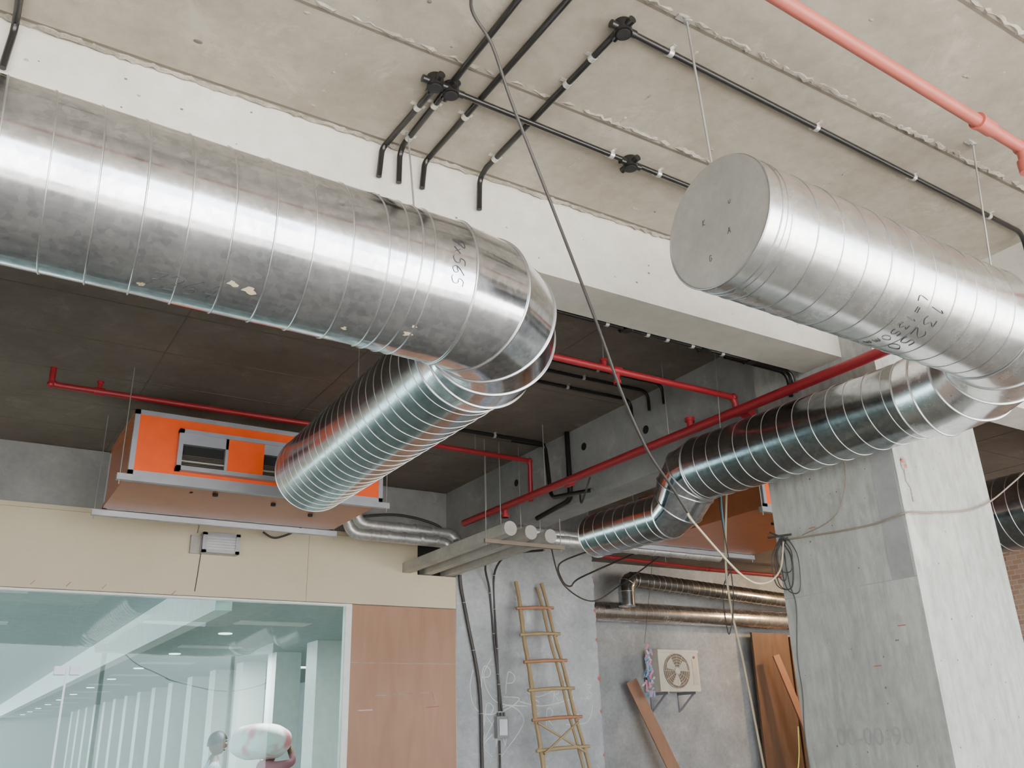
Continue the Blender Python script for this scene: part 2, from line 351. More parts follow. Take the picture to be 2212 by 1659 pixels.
for k in range(50):
    y=random.uniform(3.0,3.9); z=random.uniform(0.8,3.5); r=random.uniform(0.003,0.008); b.sphere((4.501,y,z),(0.002,r,r),M['jointd'],6,4)
for k in range(25):
    x=random.uniform(4.52,5.38); z=random.uniform(0.8,3.5); r=random.uniform(0.003,0.008); b.sphere((x,2.971,z),(r,0.002,r),M['jointd'],6,4)
b.build()
b=B('wall_left'); b.box((X0-0.2,Y0,0),(X0,YW,H),M['beam']); b.build()
b=B('wall_right'); b.box((X1,Y0,0),(X1+0.2,YR+0.2,H),M['grey']); b.build()
b=B('wall_brick'); b.box((10.6,3.9,0),(10.8,8.0,3.75),M['brick']); b.build()
b=B('wall_far')
b.box((X0,YW,3.63),(4.75,YW+0.2,H),M['grey'])
b.box((X0,YW+0.05,2.91),(4.25,YW+0.2,3.63),M['grey'])
b.box((4.72,YW,0),(6.62,YW+0.2,H),M['pier'])
b.box((6.42,YW+0.2,0),(6.62,YR,H),M['pier'])
random.seed(3)
for k in range(40):
    z=0.6+k*0.08; r=random.uniform(0.010,0.035)
    b.sphere((6.62-r*0.3,YW+0.01,z+random.uniform(-.04,.04)),(r,0.012,r*1.5),M['redl'] if k%5==0 else M['pier'],8,6)
def wmap(cx,cz): return lambda x,y:(cx+x,YW-0.001,cz+y)
for t,x,z,s in [("P",5.09,2.2,.22),("P",5.40,2.14,.22),(".",5.24,2.1,.2),("R",5.12,1.82,.22),("K",5.10,1.52,.24),("C",5.72,1.88,.16),("R",5.90,1.78,.18),("L",6.27,1.90,.2),("3",6.47,2.05,.16),("N",5.28,1.62,.24),("R",6.0,2.02,.14)]:
    b.hand(t,s,wmap(x,z),M['chalk'],0.007)
def stroke(pts,r=0.006,n=6): b.tube([V((p[0],YW-0.001,p[1])) for p in smoothpts([(q[0],q[1],0) for q in pts],n)],r,M['chalk'],6)
stroke([(4.92,2.28),(4.88,2.1),(4.93,1.9),(5.1,1.82),(5.35,1.88),(5.5,1.98),(5.3,2.0)]); stroke([(5.0,1.5),(5.3,1.9),(5.55,1.75),(5.25,1.4)]); stroke([(5.6,2.05),(5.75,2.0),(5.95,2.06)]); stroke([(6.1,1.7),(6.4,1.72),(6.5,1.9)])
stroke([(5.15,2.4),(5.05,2.2),(5.2,1.95),(5.6,1.9)]); stroke([(5.5,1.95),(5.8,1.9),(6.2,1.97)])
b.build()
b=B('wall_back_room'); b.box((6.42,YR,0),(X1,YR+0.2,H),M['pier']); b.build()
b=B('beige_wall_board')
b.box((X0,YW-0.03,2.91),(4.23,YW+0.05,3.60),M['beige'])
b.box((4.23,YW-0.03,2.91),(4.70,YW+0.05,3.25),M['beige'])
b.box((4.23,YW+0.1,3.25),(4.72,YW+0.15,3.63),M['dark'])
for x in (-3.4,-0.9,3.0): b.box((x,YW-0.031,2.91),(x+0.003,YW-0.029,3.60),M['jointd'])
b.box((X0,YW-0.05,3.60),(4.23,YW+0.05,3.64),M['beige'])
for k,(x,z) in enumerate([(0.55,2.955),(0.83,2.955),(1.12,2.95),(1.72,2.93)]):
    b.bar((x,YW-0.031,z-0.018),(x+0.03,YW-0.031,z+0.018),0.004,0.02,M['redl'],(0,1,0))
b.build()
b=B('plywood_panel'); b.box((3.50,YW-0.02,0),(4.70,YW+0.03,2.90),M['brown'])
b.box((3.50,YW-0.0215,2.33),(4.70,YW-0.019,2.335),M['joint'])
b.tube([(3.78,YW-0.02,2.02),(4.1,YW-0.021,2.035),(4.42,YW-0.021,2.045),(4.45,YW-0.021,1.93)],0.004,M['joint'],6)
b.tube([(3.6,YW-0.02,1.88),(3.75,YW-0.021,1.885)],0.004,M['chalk'],6); b.tube([(4.35,YW-0.02,1.9),(4.5,YW-0.021,1.91)],0.003,M['redl'],6)
b.build()
b=B('window_1')
b.box((X0,YW,0.05),(3.44,YW+0.012,2.88),M['glass'])
b.box((3.43,YW-0.03,0),(3.495,YW+0.05,2.905),M['white'])
b.box((X0,YW-0.02,2.885),(3.43,YW+0.03,2.905),M['white'])
b.box((X0,YW-0.02,0),(3.43,YW+0.03,0.05),M['white'])
b.box((0.93,YW-0.005,0.05),(0.945,YW+0.017,2.25),M['alu'])
for x in (0.84,0.96): b.box((x,YW-0.03,2.2),(x+0.08,YW+0.04,2.27),M['alu'])
b.build()

# ------------------------------------------------------------ hall behind the glass
HY=46; YH=YR+0.25
b=B('floor_hall'); b.box((X0,YR+0.2,-0.2),(8,HY,0),M['floor']); b.build()
b=B('ceiling_hall'); b.box((2.3,YW+0.2,3.0),(6.4,HY,3.2),M['tile']); b.box((6.4,YH,3.0),(8,HY,3.2),M['tile']); b.box((X0,YW+0.2,3.25),(2.3,HY,3.4),M['tile'])
b.box((2.18,YW+0.2,2.82),(2.34,HY,3.3),M['white'])
for y in range(11,44,3):
    b.box((3.0,y,2.985),(3.9,y+0.3,3.0),M['white']); b.box((5.5,y+0.6,2.985),(6.3,y+0.9,3.0),M['lamp'])
    b.box((-0.5,y,3.24),(0.7,y+0.3,3.25),M['white'])
    b.cyl((3.2,y+1.4,2.99),(3.2,y+1.4,3.0),0.09,M['lamp'],20)
b.build()
for k in range(15):
    y=12.9+1.9*k
    b=B('hall_column'); b.box((4.68,y,0.06),(5.1,y+0.45,3.0),M['white']); b.box((4.64,y-0.04,0),(5.14,y+0.49,0.06),M['hallw']); b.build()
b=B('wall_hall'); b.box((7.8,YH,0),(8,HY,3.2),M['hallw']); b.build()
b=B('wall_hall_far'); b.box((X0,HY,0),(2.4,HY+0.2,0.9),M['hallw']); b.box((2.4,HY,0),(8,HY+0.2,3.2),M['hallw']); b.build()
b=B('window_2')
for k in range(19):
    y=9+2*k; b.box((X0-0.05,y,0),(X0+0.05,y+0.08,3.3),M['white'])
b.box((X0-0.04,YW+0.2,0),(X0+0.04,HY,0.5),M['white']); b.box((X0-0.04,YW+0.2,2.3),(X0+0.04,HY,2.38),M['white'])
b.build()
b=B('window_3')
for x in (-2.5,0.2,2.9,5.6,8.3,11):
    b.box((x,Y0-0.05,0),(x+0.08,Y0+0.05,H),M['white'])
b.box((X0,Y0-0.05,0),(X1,Y0+0.05,0.12),M['white'])
b.build()

# ------------------------------------------------------------ ducts
def smap(R,cy,zf,s0,th0,along=False,sgn=1,off=0.0015):
    def mp(x,y):
        if along: s=s0+x; th=th0+y/R
        else: s=s0+sgn*y; th=th0-sgn*x/R
        return V((s,cy-(R+off)*math.cos(th),zf(s)+(R+off)*math.sin(th)))
    return mp
def patch(b,mp,size,mat):
    n=14; ph=random.uniform(0,6); a=random.uniform(0.5,1.0)
    vs=[mp(size*(1+0.35*math.sin(3*t+ph)+0.25*random.uniform(-1,1))*math.cos(t),a*size*(1+0.3*math.sin(2*t+ph)+0.25*random.uniform(-1,1))*math.sin(t)) for t in [2*PI*k/n for k in range(n)]]
    c=mp(0,0); b.add([c]+vs,[(0,1+k,1+(k+1)%n) for k in range(n)],mat)
R1=0.294; y1=2.83; z1=3.285; x3=1.89; er=0.41
zf1=lambda s: z1+(x3-er-s)*0.024
b=B('spiral_duct')
P1=lambda x:V((x,y1,zf1(x)))
t1=(P1(1)-P1(0)).normalized()
b.cyl(P1(-4.5),P1(x3-er),R1,M['duct'],128)
b.helix(P1(-4.5),P1(1.16),R1,0.137,0.0035,M['seam'],80)
for x in (1.19,1.25,1.30,x3-er): b.ring(P1(x),t1,R1+0.001,0.003,M['seam'],96)
cs=[];ts=[]
ng=4
for i in range(ng+1):
    a=PI/2*i/ng; cs.append(V((x3-er+er*math.sin(a),y1+er-er*math.cos(a),z1))); ts.append(V((math.cos(a),math.sin(a),0)))
b.gored(cs,ts,[R1]*(ng+1),(0,0,1),M['duct'],128,0.005,M['seam'])
R3=0.278
A3=V((x3,y1+er,z1)); E3=V((2.03,5.83,3.375)); t3=(E3-A3).normalized(); A3b=A3+t3*0.12
b.gored([A3,A3b],[V((0,1,0)),t3],[R1,R3],(0,0,1),M['duct'],128,0.004,M['seam'])
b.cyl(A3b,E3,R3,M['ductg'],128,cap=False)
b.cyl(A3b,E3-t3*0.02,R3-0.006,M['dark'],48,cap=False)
b.helix(A3b+t3*0.02,E3,R3,0.115,0.003,M['seam'],80)
b.ring(E3,t3,R3,0.005,M['seam'],96)
b.hand("7264",0.075,smap(R1,y1,zf1,0.47,math.radians(-76),True),M['ink'],0.0014,0.4)
b.hand("7x565",0.05,smap(R1,y1,zf1,1.40,math.radians(-5)),M['ink'],0.0012,0.2)
random.seed(11)
for (s,t,z) in [(0.62,-64,.016),(0.68,-66,.020),(1.28,-70,.018),(1.29,-62,.010),(0.35,-85,.012),(1.05,-80,.010)]:
    patch(b,smap(R1,y1,zf1,s,math.radians(t),True,1,0.0012),z,M['rope'])
b.build()
R2=0.243; y2=1.85; z2=3.21; x4=4.2; e2=0.60
zf2=lambda s: z2+(x4-e2-s)*0.027
P2=lambda x:V((x,y2,zf2(x))); t2=(P2(1)-P2(0)).normalized()
b=B('spiral_duct')
cap0=2.055
b.cyl(P2(cap0),P2(x4-e2),R2,M['duct2'],128,cap=False)
zc0=zf2(cap0)
b.add([V((cap0-0.001,y2+R2*math.cos(2*PI*k/96),zc0+R2*math.sin(2*PI*k/96))) for k in range(96)],[tuple(range(96))],M['cap'])
b.ring(P2(cap0),t2,R2,0.004,M['seamd'],96); b.ring(P2(cap0+0.06),t2,R2,0.003,M['seamd'],96); b.ring(P2(cap0+0.085),t2,R2,0.002,M['seamd'],96)
b.helix(P2(cap0+0.1),P2(x4-e2-0.03),R2-0.0005,0.13,0.0028,M['seamd'],80)
cs=[];ts=[]
for i in range(5):
    a=PI/2*i/4; cs.append(V((x4-e2+e2*math.sin(a),y2+e2-e2*math.cos(a),z2))); ts.append(V((math.cos(a),math.sin(a),0)))
b.gored(cs,ts,[R2]*5,(0,0,1),M['duct2'],128,0.005,M['seam'])
R4=0.215; yj=4.2; zj4=3.255
A4=V((x4,y2+e2+0.12,z2)); E4=V((x4,yj,zj4))
b.gored([V((x4,y2+e2,z2)),A4],[V((0,1,0))]*2,[R2,R4],(0,0,1),M['duct2'],128,0.004,M['seam'])
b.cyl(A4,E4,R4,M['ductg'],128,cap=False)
b.helix(A4,E4,R4,0.12,0.003,M['seam'],80)
R5=0.165
path=[(yj,zj4,0),(yj+0.11,zj4-0.02,25),(yj+0.2,zj4-0.10,50),(yj+0.28,zj4-0.19,35),(yj+0.38,zj4-0.24,0)]
cs=[V((x4,p[0],p[1])) for p in path]; ts=[V((0,math.cos(math.radians(p[2])),-math.sin(math.radians(p[2])))) for p in path]
b.gored(cs,ts,[R4,R4,R4-.01,R5+.02,R5],(1,0,0),M['duct'],96,0.004,M['seam'])
zj=zj4-0.24
b.cyl((x4,yj+0.38,zj),(x4,5.45,zj+0.02),R5,M['ductg'],96)
b.helix((x4,yj+0.4,zj),(x4,5.45,zj+0.02),R5,0.12,0.003,M['seam'],64)
b.ring((x4,5.45,zj+0.02),(0,1,0),R5,0.005,M['seam'])
b.hand("13250",0.07,smap(R2,y2,zf2,3.0,math.radians(-72),False,1),M['ink'],0.0015,0.1)
b.hand("L=1350mm",0.05,smap(R2,y2,zf2,2.90,math.radians(-75),False,1),M['ink'],0.0012,0.1)
for t,yy,zz in [("K",y2+0.06,zc0+0.03),("u",y2-0.07,zc0+0.05),("A",y2-0.05,zc0-0.06),("G",y2+0.05,zc0-0.12)]:
    b.hand(t,0.022,(lambda yy,zz:(lambda x,y:V((cap0-0.002,yy-x,zz+y))))(yy,zz),M['ink'],0.0011)
b.build()
b=B('spiral_duct')
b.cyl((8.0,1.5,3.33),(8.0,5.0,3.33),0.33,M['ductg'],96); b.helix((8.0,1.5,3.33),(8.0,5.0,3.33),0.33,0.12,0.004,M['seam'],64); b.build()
b=B('spiral_duct')
pp=fillet([(8.93,10.9,3.42),(8.93,10.9,3.84),(13.6,10.9,3.62)],0.26,5)
b.tube(pp,0.125,M['ductg'],48); b.helix((9.3,10.9,3.822),(13.6,10.9,3.62),0.125,0.12,0.003,M['seam'],40)
for q in (0,1,3,5,6): b.ring(pp[q],(pp[min(q+1,len(pp)-1)]-pp[max(q-1,0)]),0.127,0.005,M['seam'],32)
b.build()
b=B('spiral_duct')
b.cyl((6.7,11.2,3.37),(13.9,11.2,3.37),0.15,M['duct2'],64); b.helix((6.7,11.2,3.37),(13.9,11.2,3.37),0.15,0.12,0.0025,M['seamd'],40); b.build()

# ------------------------------------------------------------ hanger rods
def rod(pts,name='threaded_hanger_rod',r=0.0045):
    b=B(name); b.tube(pts,r,M['rod'],8); b.cyl(V(pts[0])-V((0,0,0.012)),pts[0],0.014,M['rod'],6)
    b.box(V(pts[0])+V((-0.05,-0.012,-0.006)),V(pts[0])+V((0.02,0.012,0)),M['clip']); b.build()
rod([(2.07,1.88,H),(2.09,1.87,zf2(2.09)+R2+0.004)])
rod([(3.83,1.78,H),(3.86,1.87,z2+R2+0.004)])
rod([(1.42,3.05,H),(1.41,2.93,z1+R1-0.01)])
rod([(2.0,5.0,H),(2.0,5.0,3.35+R3+0.004)],r=0.003)
rod([(4.3,4.05,H),(4.25,4.05,zj4+R4+0.002)],r=0.003)

# ------------------------------------------------------------ black conduits
def conduit(pts,r=0.0135,clips=(),boxes=(),fr=0.08,name='black_conduit_pipe'):
    b=B(name); P=fillet(pts,fr,6); b.tube(P,r,M['black'],12)
    for c in clips:
        c=V(c); best=None
        for i in range(len(pts)-1):
            a=V(pts[i]); e=V(pts[i+1])-a; t=max(0,min(1,(c-a).dot(e)/e.dot(e))); dd=(a+e*t-c).length
            if best is None or dd<best[0]: best=(dd,e.normalized(),a+e*t)
        e=best[1]; q=best[2]
        b.cyl(q-e*0.012,q+e*0.012,r+0.004,M['clip'],12)
        s=e.cross(V((0,0,1)))
        if s.length>0.1:
            s.normalize(); b.bar(q-s*0.035+V((0,0,r)),q+s*0.035+V((0,0,r)),0.018,0.004,M['clip'])
    for c in boxes:
        c=V(c); b.cyl(c-V((0,0,0.035)),c+V((0,0,0.02)),0.036,M['black'],20)
        b.cyl(c-V((0,0,0.04)),c-V((0,0,0.035)),0.028,M['dark'],20)
        for k in range(4):
            a=k*PI/2; d=V((math.cos(a),math.sin(a),0)); b.cyl(c+d*0.03-V((0,0,0.01)),c+d*0.06-V((0,0,0.01)),0.017,M['black'],12)
    return b.build()
zc=H-0.016
conduit([(1.86,2.02,zc),(1.86,3.10,zc),(1.86,3.155,zc-0.03),(1.86,3.165,3.99)],clips=[(1.86,2.22,zc),(1.86,2.4,zc),(1.86,3.0,zc)],boxes=[(1.86,2.02,H-0.02)])
conduit([(1.86,2.03,zc),(4.82,2.12,zc),(4.89,2.14,zc-.03),(4.90,2.15,3.98)],clips=[(2.12,2.04,zc),(3.04,2.05,zc),(3.8,2.08,zc),(4.5,2.1,zc)])
conduit([(1.38,2.68,zc),(1.36,3.12,zc),(1.34,3.16,zc-0.03),(1.33,3.165,4.0)],clips=[(1.37,2.85,zc)],boxes=[(1.36,2.66,H-0.02),(1.44,2.67,H-0.02)])
conduit([(1.43,0.0,zc),(1.43,3.12,zc),(1.43,3.16,zc-0.03),(1.43,3.165,4.0)],clips=[(1.43,2.8,zc),(1.43,1.2,zc),(1.43,3.06,zc)])
conduit([(1.62,0.0,zc),(1.58,3.12,zc),(1.56,3.16,zc-0.03),(1.55,3.165,4.01)],clips=[(1.59,2.8,zc),(1.61,1.6,zc)])
conduit([(1.44,2.67,zc-0.012),(4.55,2.74,zc-0.012)],clips=[(2.32,2.69,zc),(2.62,2.70,zc),(3.3,2.72,zc)],boxes=[(2.44,2.695,H-0.025)])
conduit([(-0.15,1.0,zc),(-0.17,3.12,zc),(-0.17,3.165,zc-0.04),(-0.18,3.165,3.96)],clips=[(-0.17,3.0,zc)])
conduit([(1.33,3.172,3.76),(1.33,3.172,3.90)]); conduit([(1.875,3.172,3.76),(1.875,3.172,3.87)])
conduit([(2.0,3.53,3.765),(4.42,3.53,3.765),(4.44,3.53,3.62)],clips=[(2.9,3.53,3.765),(3.2,3.53,3.765),(3.35,3.53,3.765),(3.55,3.53,3.765),(3.8,3.53,3.765)],boxes=[(3.05,3.53,3.79),(3.66,3.53,3.79),(4.05,3.53,3.79)])
conduit([(3.9,3.6,3.79),(4.47,3.6,3.79),(4.47,3.6,3.62)])
for (y,xx) in ((4.9,4.55),(5.08,4.55),(5.3,4.55)):
    conduit([(2.6,y,zc),(xx,y,zc),(xx,y,H-0.18)],clips=[(3.9,y,zc)])
conduit([(3.4,6.45,4.12),(4.45,6.45,4.12),(4.47,6.42,3.60),(4.47,5.8,3.52)],r=0.02,clips=[(3.9,6.45,4.12)])
conduit([(4.565,6.25,H-0.01),(4.565,6.25,3.55),(4.565,6.8,3.50)],r=0.024)
conduit([(4.2,6.62,H-0.03),(4.56,6.62,H-0.03)],r=0.022)

# ------------------------------------------------------------ red sprinkler pipes
def redpipe(pts,r=0.024,mat='red',coup=(),drops=(),fr=0.05,name='red_sprinkler_pipe'):
    b=B(name); b.tube(fillet(pts,fr,6),r,M[mat],16)
    for i in range(1,len(pts)-1): b.sphere(pts[i],r*1.3,M[mat],12,8)
    for c,d in coup:
        c=V(c);d=V(d).normalized(); b.cyl(c-d*0.035,c+d*0.035,r*1.35,M[mat],16)
    for c,L in drops:
        c=V(c); b.cyl(c,c+V((0,0,L)),r*0.8,M[mat],12); b.cyl(c+V((0,0,L*0.75)),c+V((0,0,L)),r*1.15,M[mat],12)
    return b
b=B('red_sprinkler_pipe'); pa=V((-1.0,1.385,4.0)); pb=V((4.3,1.57,4.0)); b.tube([pa,pb],0.027,M['redl'],20)
dd=(pb-pa).normalized(); c=V((3.46,1.54,4.0)); b.cyl(c-dd*0.05,c+dd*0.05,0.034,M['redl'],20); b.cyl(c-dd*0.06,c-dd*0.045,0.038,M['redl'],20)
c=V((3.76,1.55,4.0)); b.cyl(c,c-V((0,0,0.09)),0.024,M['redl'],14); b.cyl(c-V((0,0,.07)),c-V((0,0,.13)),0.034,M['redl'],14); b.sphere(c,0.036,M['redl'])
b.cyl((0.4,1.43,4.0),(0.4,1.43,H),0.006,M['rod'],8); b.build()
b=redpipe([(4.40,-1.0,3.6),(4.24,7.64,3.6)],0.033,'red',[((4.37,3.9,3.6),(0,1,0)),((4.3,5.9,3.6),(0,1,0))],[((4.32,4.4,3.6),0.1),((4.27,6.9,3.6),-0.1)])
for y in (2.5,4.6,6.2,7.2): b.cyl((4.36-y*.016,y,3.6),(4.36-y*.016,y,H),0.004,M['rod'],8)
b.build()
b=redpipe([(2.2,4.05,3.76),(4.42,4.05,3.76),(4.44,4.05,3.62)],0.022,'red',[((3.38,4.05,3.76),(1,0,0))],[((3.38,4.05,3.76),-0.09),((3.28,4.05,3.76),0.06)])
b.cyl((3.28,4.05,3.76),(3.28,4.05,H),0.004,M['rod'],8); b.build()
b=redpipe([(2.9,6.6,4.0),(4.40,6.64,4.0),(4.42,6.68,3.62)],0.022,'red'); b.cyl((3.8,6.62,4.0),(3.8,6.62,H),0.004,M['rod'],8); b.build()
b=redpipe([(0.34,6.7,4.18),(0.34,6.7,4.05),(2.7,6.7,4.05)],0.022,'red',[((0.66,6.7,4.05),(1,0,0))],[((0.66,6.7,4.05),0.08)]); b.build()
b=redpipe([(6.7,10.0,3.98),(9.8,10.0,3.9),(13.9,10.0,3.9)],0.025,'red',[((9.9,10.0,3.9),(1,0,0))]); b.cyl((9.0,10,3.92),(9.0,10,H),0.006,M['rod'],8); b.build()

# ------------------------------------------------------------ air handling unit (orange)
def ahu(name,x0,x1,ya,yb,z0,z1,outlet=True):
    b=B(name); fw=0.035
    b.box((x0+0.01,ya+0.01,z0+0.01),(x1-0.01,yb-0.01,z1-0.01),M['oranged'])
    b.box((x0+fw,ya+0.002,z0+fw),(x1-fw,ya+0.02,z1-fw),M['orange'])
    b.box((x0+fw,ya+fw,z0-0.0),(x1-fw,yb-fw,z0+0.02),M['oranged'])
    for x in (x0,x1-fw):
        for y in (ya,yb-fw): b.box((x,y,z0),(x+fw,y+fw,z1),M['alu'])
    for z in (z0,z1-fw):
        for y in (ya,yb-fw): b.box((x0,y,z),(x1,y+fw,z+fw),M['alu'])
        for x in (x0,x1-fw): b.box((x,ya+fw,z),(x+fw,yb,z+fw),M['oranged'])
    if outlet:
        ox0,ox1=x0+0.31,x0+1.42; oz0,oz1=z0+0.06,z1-0.12; yf=ya-0.06; t=0.032
        b.box((ox0,yf,oz0),(ox1,ya+0.01,oz0+t),M['alu']); b.box((ox0,yf,oz1-t),(ox1,ya+0.01,oz1),M['alu'])
        b.box((ox0,yf,oz0),(ox0+t,ya+0.01,oz1),M['alu']); b.box((ox1-t,yf,oz0),(ox1,ya+0.01,oz1),M['alu'])
        b.box((ox0+0.36,yf+0.01,oz0+t),(ox0+0.63,ya+0.01,oz1-t),M['orange'])
        for (a,c) in ((ox0+t,ox0+0.36),(ox0+0.63,ox1-t)):
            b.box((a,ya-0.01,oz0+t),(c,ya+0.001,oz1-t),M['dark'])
            b.box((a,ya-0.05,oz1-t-0.08),(c,ya-0.012,oz1-t),M['alu'])
            for k in range(8): b.bar((a,ya-0.02,oz0+t+0.012+0.011*k),(c,ya-0.02,oz0+t+0.012+0.011*k),0.004,0.002,M['cabler'])
            b.cyl((a,ya-0.03,oz0+0.075),(c,ya-0.03,oz0+0.075),0.008,M['rod'],12)
            b.box((c-0.02,ya-0.05,oz0+t),(c,ya,oz1-t),M['alu'])
    for y in (ya-0.03,yb+0.01):
        b.box((x0-0.07,y,z0-0.05),(x1+0.05,y+0.045,z0-0.005),M['alu'])
    for y in (ya-0.01,yb+0.03):
        for x in (x0-0.05,x1+0.03): b.cyl((x,y,z0-0.08),(x,y,H),0.0035,M['rod'],8)
    b.box((x0+0.5,ya+0.3,z0-0.004),(x0+0.52,ya+0.33,z0),M['dark'])
    for (fx,fy) in ((.35,.25),(.6,.35),(.8,.55)):
        b.cyl((x0+(x1-x0)*fx,ya+(yb-ya)*fy,z0-0.02),(x0+(x1-x0)*fx,ya+(yb-ya)*fy,z0+0.001),0.02,M['dark'],10)
    return b.build()
ahu('air_handling_unit',0.90,2.85,6.5,7.62,3.40,3.89)
ahu('air_handling_unit',6.0,7.6,5.3,7.0,3.42,3.9,False)

# ------------------------------------------------------------ vent box on beige wall
b=B('air_vent_box')
x0,x1,z0_,z1_=1.92,2.27,3.30,3.49; yf=YW-0.16
b.box((x0,yf+0.02,z0_),(x1,YW-0.03,z1_),M['alu'])
for a in ((x0,z0_,x1,z0_+0.025),(x0,z1_-0.025,x1,z1_),(x0,z0_,x0+0.04,z1_),(x1-0.04,z0_,x1,z1_)):
    b.box((a[0],yf,a[1]),(a[2],yf+0.03,a[3]),M['alu'])
for k in range(5): b.bar((x0+0.04,yf+0.012,z0_+0.04+0.026*k),(x1-0.04,yf+0.012,z0_+0.04+0.026*k),0.02,0.006,M['clip'])
b.box((x0-0.09,YW-0.07,z0_),(x0,YW-0.03,z1_-0.02),M['steel'])
b.tube([(x0+0.02,YW-0.04,z0_),(x0+0.01,YW-0.035,3.1),(x0,YW-0.035,2.95)],0.004,M['ink'],6)
b.tube([(x0-0.02,YW-0.034,3.59),(x0-0.03,YW-0.034,3.5)],0.003,M['ink'],6)
b.build()

# ------------------------------------------------------------ pale steel bars
for x in (4.10,4.36,4.62):
    b=B('steel_support_bar'); yy=6.55+(x-4.1)*0.25
    b.bar((x,yy,3.31),(x,YW+0.09,3.31),0.10,0.10,M['steel']); b.cyl((x,yy-0.012,3.31),(x,yy,3.31),0.066,M['steel'],20)
    b.cyl((x+0.06,yy+0.25,3.27),(x+0.06,yy+0.25,H if x<4.5 else 3.52),0.004,M['rod'],8)
    b.build()
b=B('steel_cross_channel'); b.box((3.98,6.78,3.222),(4.85,6.81,3.258),M['cabler']); b.cyl((4.0,6.8,3.2),(4.0,6.8,H),0.004,M['rod'],8); b.cyl((4.82,6.8,3.2),(4.82,6.8,3.52),0.004,M['rod'],8); b.build()

# ------------------------------------------------------------ insulated foil pipes
for dz,dy in ((0.03,0),(-0.09,-0.10)):
    b=B('insulated_refrigerant_pipe')
    pts=[(3.0,8.15+dy,3.74+dz),(3.24+dz,8.15+dy,3.74+dz),(3.30+dz,8.15+dy,3.58+dz),(4.35+dz,8.15+dy,3.57+dz),(4.42+dz,8.1+dy,3.42+dz*.6),(4.55,7.2+dy*0.8,3.44+dz*.6),(7.2,7.2+dy*0.8,3.44+dz*.6)]
    P=fillet(pts,0.09,5); b.tube(P,0.055,M['foil'],20)
    for k in range(0,16):
        x=3.4+0.06*k
        if x<4.3 and k%3==0: b.cyl((x,8.15+dy,3.58+dz),(x+0.03,8.15+dy,3.58+dz),0.060,M['foil'],20)
    for k in range(10): b.cyl((4.9+0.22*k,7.2+dy*.8,3.44+dz*.6),(4.93+0.22*k,7.2+dy*.8,3.44+dz*.6),0.060,M['foil'],20)
    b.build()

# ------------------------------------------------------------ ladder
b=B('bamboo_ladder')
def ly(z): return 8.62-(3.22-z)*0.29
def rail(xt,xb,off=0,zt=3.24,r=0.02,m='bamboo'):
    pts=[];R=[]
    n=36
    for i in range(n+1):
        z=zt*(1-i/n); x=xt+(xb-xt)*(i/n)+math.sin(i*0.7)*0.006
        pts.append((x,ly(z)+off,z)); R.append(r*(1.22 if i%4==0 else 1.0))
    b.tube(pts,R,M[m],10)
rail(5.46,5.28); rail(5.81,6.0); rail(5.50,5.33,0.05,3.15,0.016); rail(5.77,5.96,0.05,3.2,0.016)
for k in range(10):
    z=0.28+0.295*k; t=1-z/3.24; xa=5.46+(5.28-5.46)*t-0.06; xb=5.81+(6.0-5.81)*t+0.06
    b.tube([(xa,ly(z)-0.02,z-0.01),((xa+xb)/2,ly(z)-0.022,z+0.01),(xb,ly(z)-0.02,z+0.015)],[0.017,0.02,0.016],M['bambood'] if k%2 else M['bamboo'],8)
    for x in (xa+0.06,xb-0.06): b.ring((x,ly(z)-0.0,z),(0.3,0,1),0.03,0.006,M['rope'],12,5)
b.tube([(5.37,ly(1.7)-0.03,1.72),(5.9,ly(1.4)-0.03,1.42)],0.012,M['bamboo'],8); b.tube([(5.88,ly(1.7)-0.04,1.72),(5.37,ly(1.4)-0.04,1.42)],0.012,M['bamboo'],8)
b.build()

# ------------------------------------------------------------ wall cables / box on grey pier
def cable(pts,r=0.008,mat='cable',name='electrical_cable',n=8,seg=8):
    b=B(name); b.tube(smoothpts(pts,n),r,M[mat],seg); return b.build()
yw=YW-0.025
b=B('electrical_cable')
for pts,r in [([(4.72,8.6,3.45),(4.76,yw,3.2),(4.84,yw,2.8),(4.98,yw,2.1),(5.0,yw,1.3),(5.02,yw,0.02)],0.02),
 ([(4.9,7.2,3.3),(4.97,8.4,3.42),(5.14,yw,3.1),(5.19,yw,2.5),(5.26,yw,1.85)],0.012),
 ([(5.18,8.3,3.5),(5.2,yw,3.3),(5.215,yw,2.5),(5.23,yw,1.85)],0.012),
 ([(5.22,yw,1.56),(5.22,yw,0.8),(5.24,yw,0.02)],0.012)]:
    b.tube(smoothpts(pts,8),r,M['cable'],8)
    for k in range(1,6):
        q=smoothpts(pts,8)[k*len(smoothpts(pts,8))//6]
        if q.y>8.6: b.ring(q,(0,0.1,1),r+0.002,0.003,M['clip'],12,5)
b.build()
b=B('electrical_junction_box'); b.box((5.17,YW-0.07,1.58),(5.31,YW,1.80),M['grey']); b.box((5.19,YW-0.08,1.61),(5.29,YW-0.07,1.77),M['alu'])
for k in range(3): b.cyl((5.2+0.04*k,YW-0.035,1.8),(5.2+0.04*k,YW-0.035,1.84),0.012,M['black'],10)
b.build()
cable([(5.60,7.3,3.38),(5.79,8.2,3.4),(5.95,8.4,3.25),(6.1,8.45,3.2),(6.22,8.4,3.3),(6.2,7.3,3.4)],0.01)
cable([(5.05,7.3,3.38),(5.6,7.9,3.12),(6.2,8.2,3.0),(6.45,8.0,3.15),(6.5,7.3,3.38)],0.008)
cable([(3.3,8.6,3.76),(3.9,8.55,3.85),(4.35,8.5,3.78),(4.45,8.4,3.64)],0.014)
cable([(2.5,8.6,3.55),(2.62,8.6,3.5),(2.78,8.6,3.56),(2.85,8.5,3.6)],0.01)
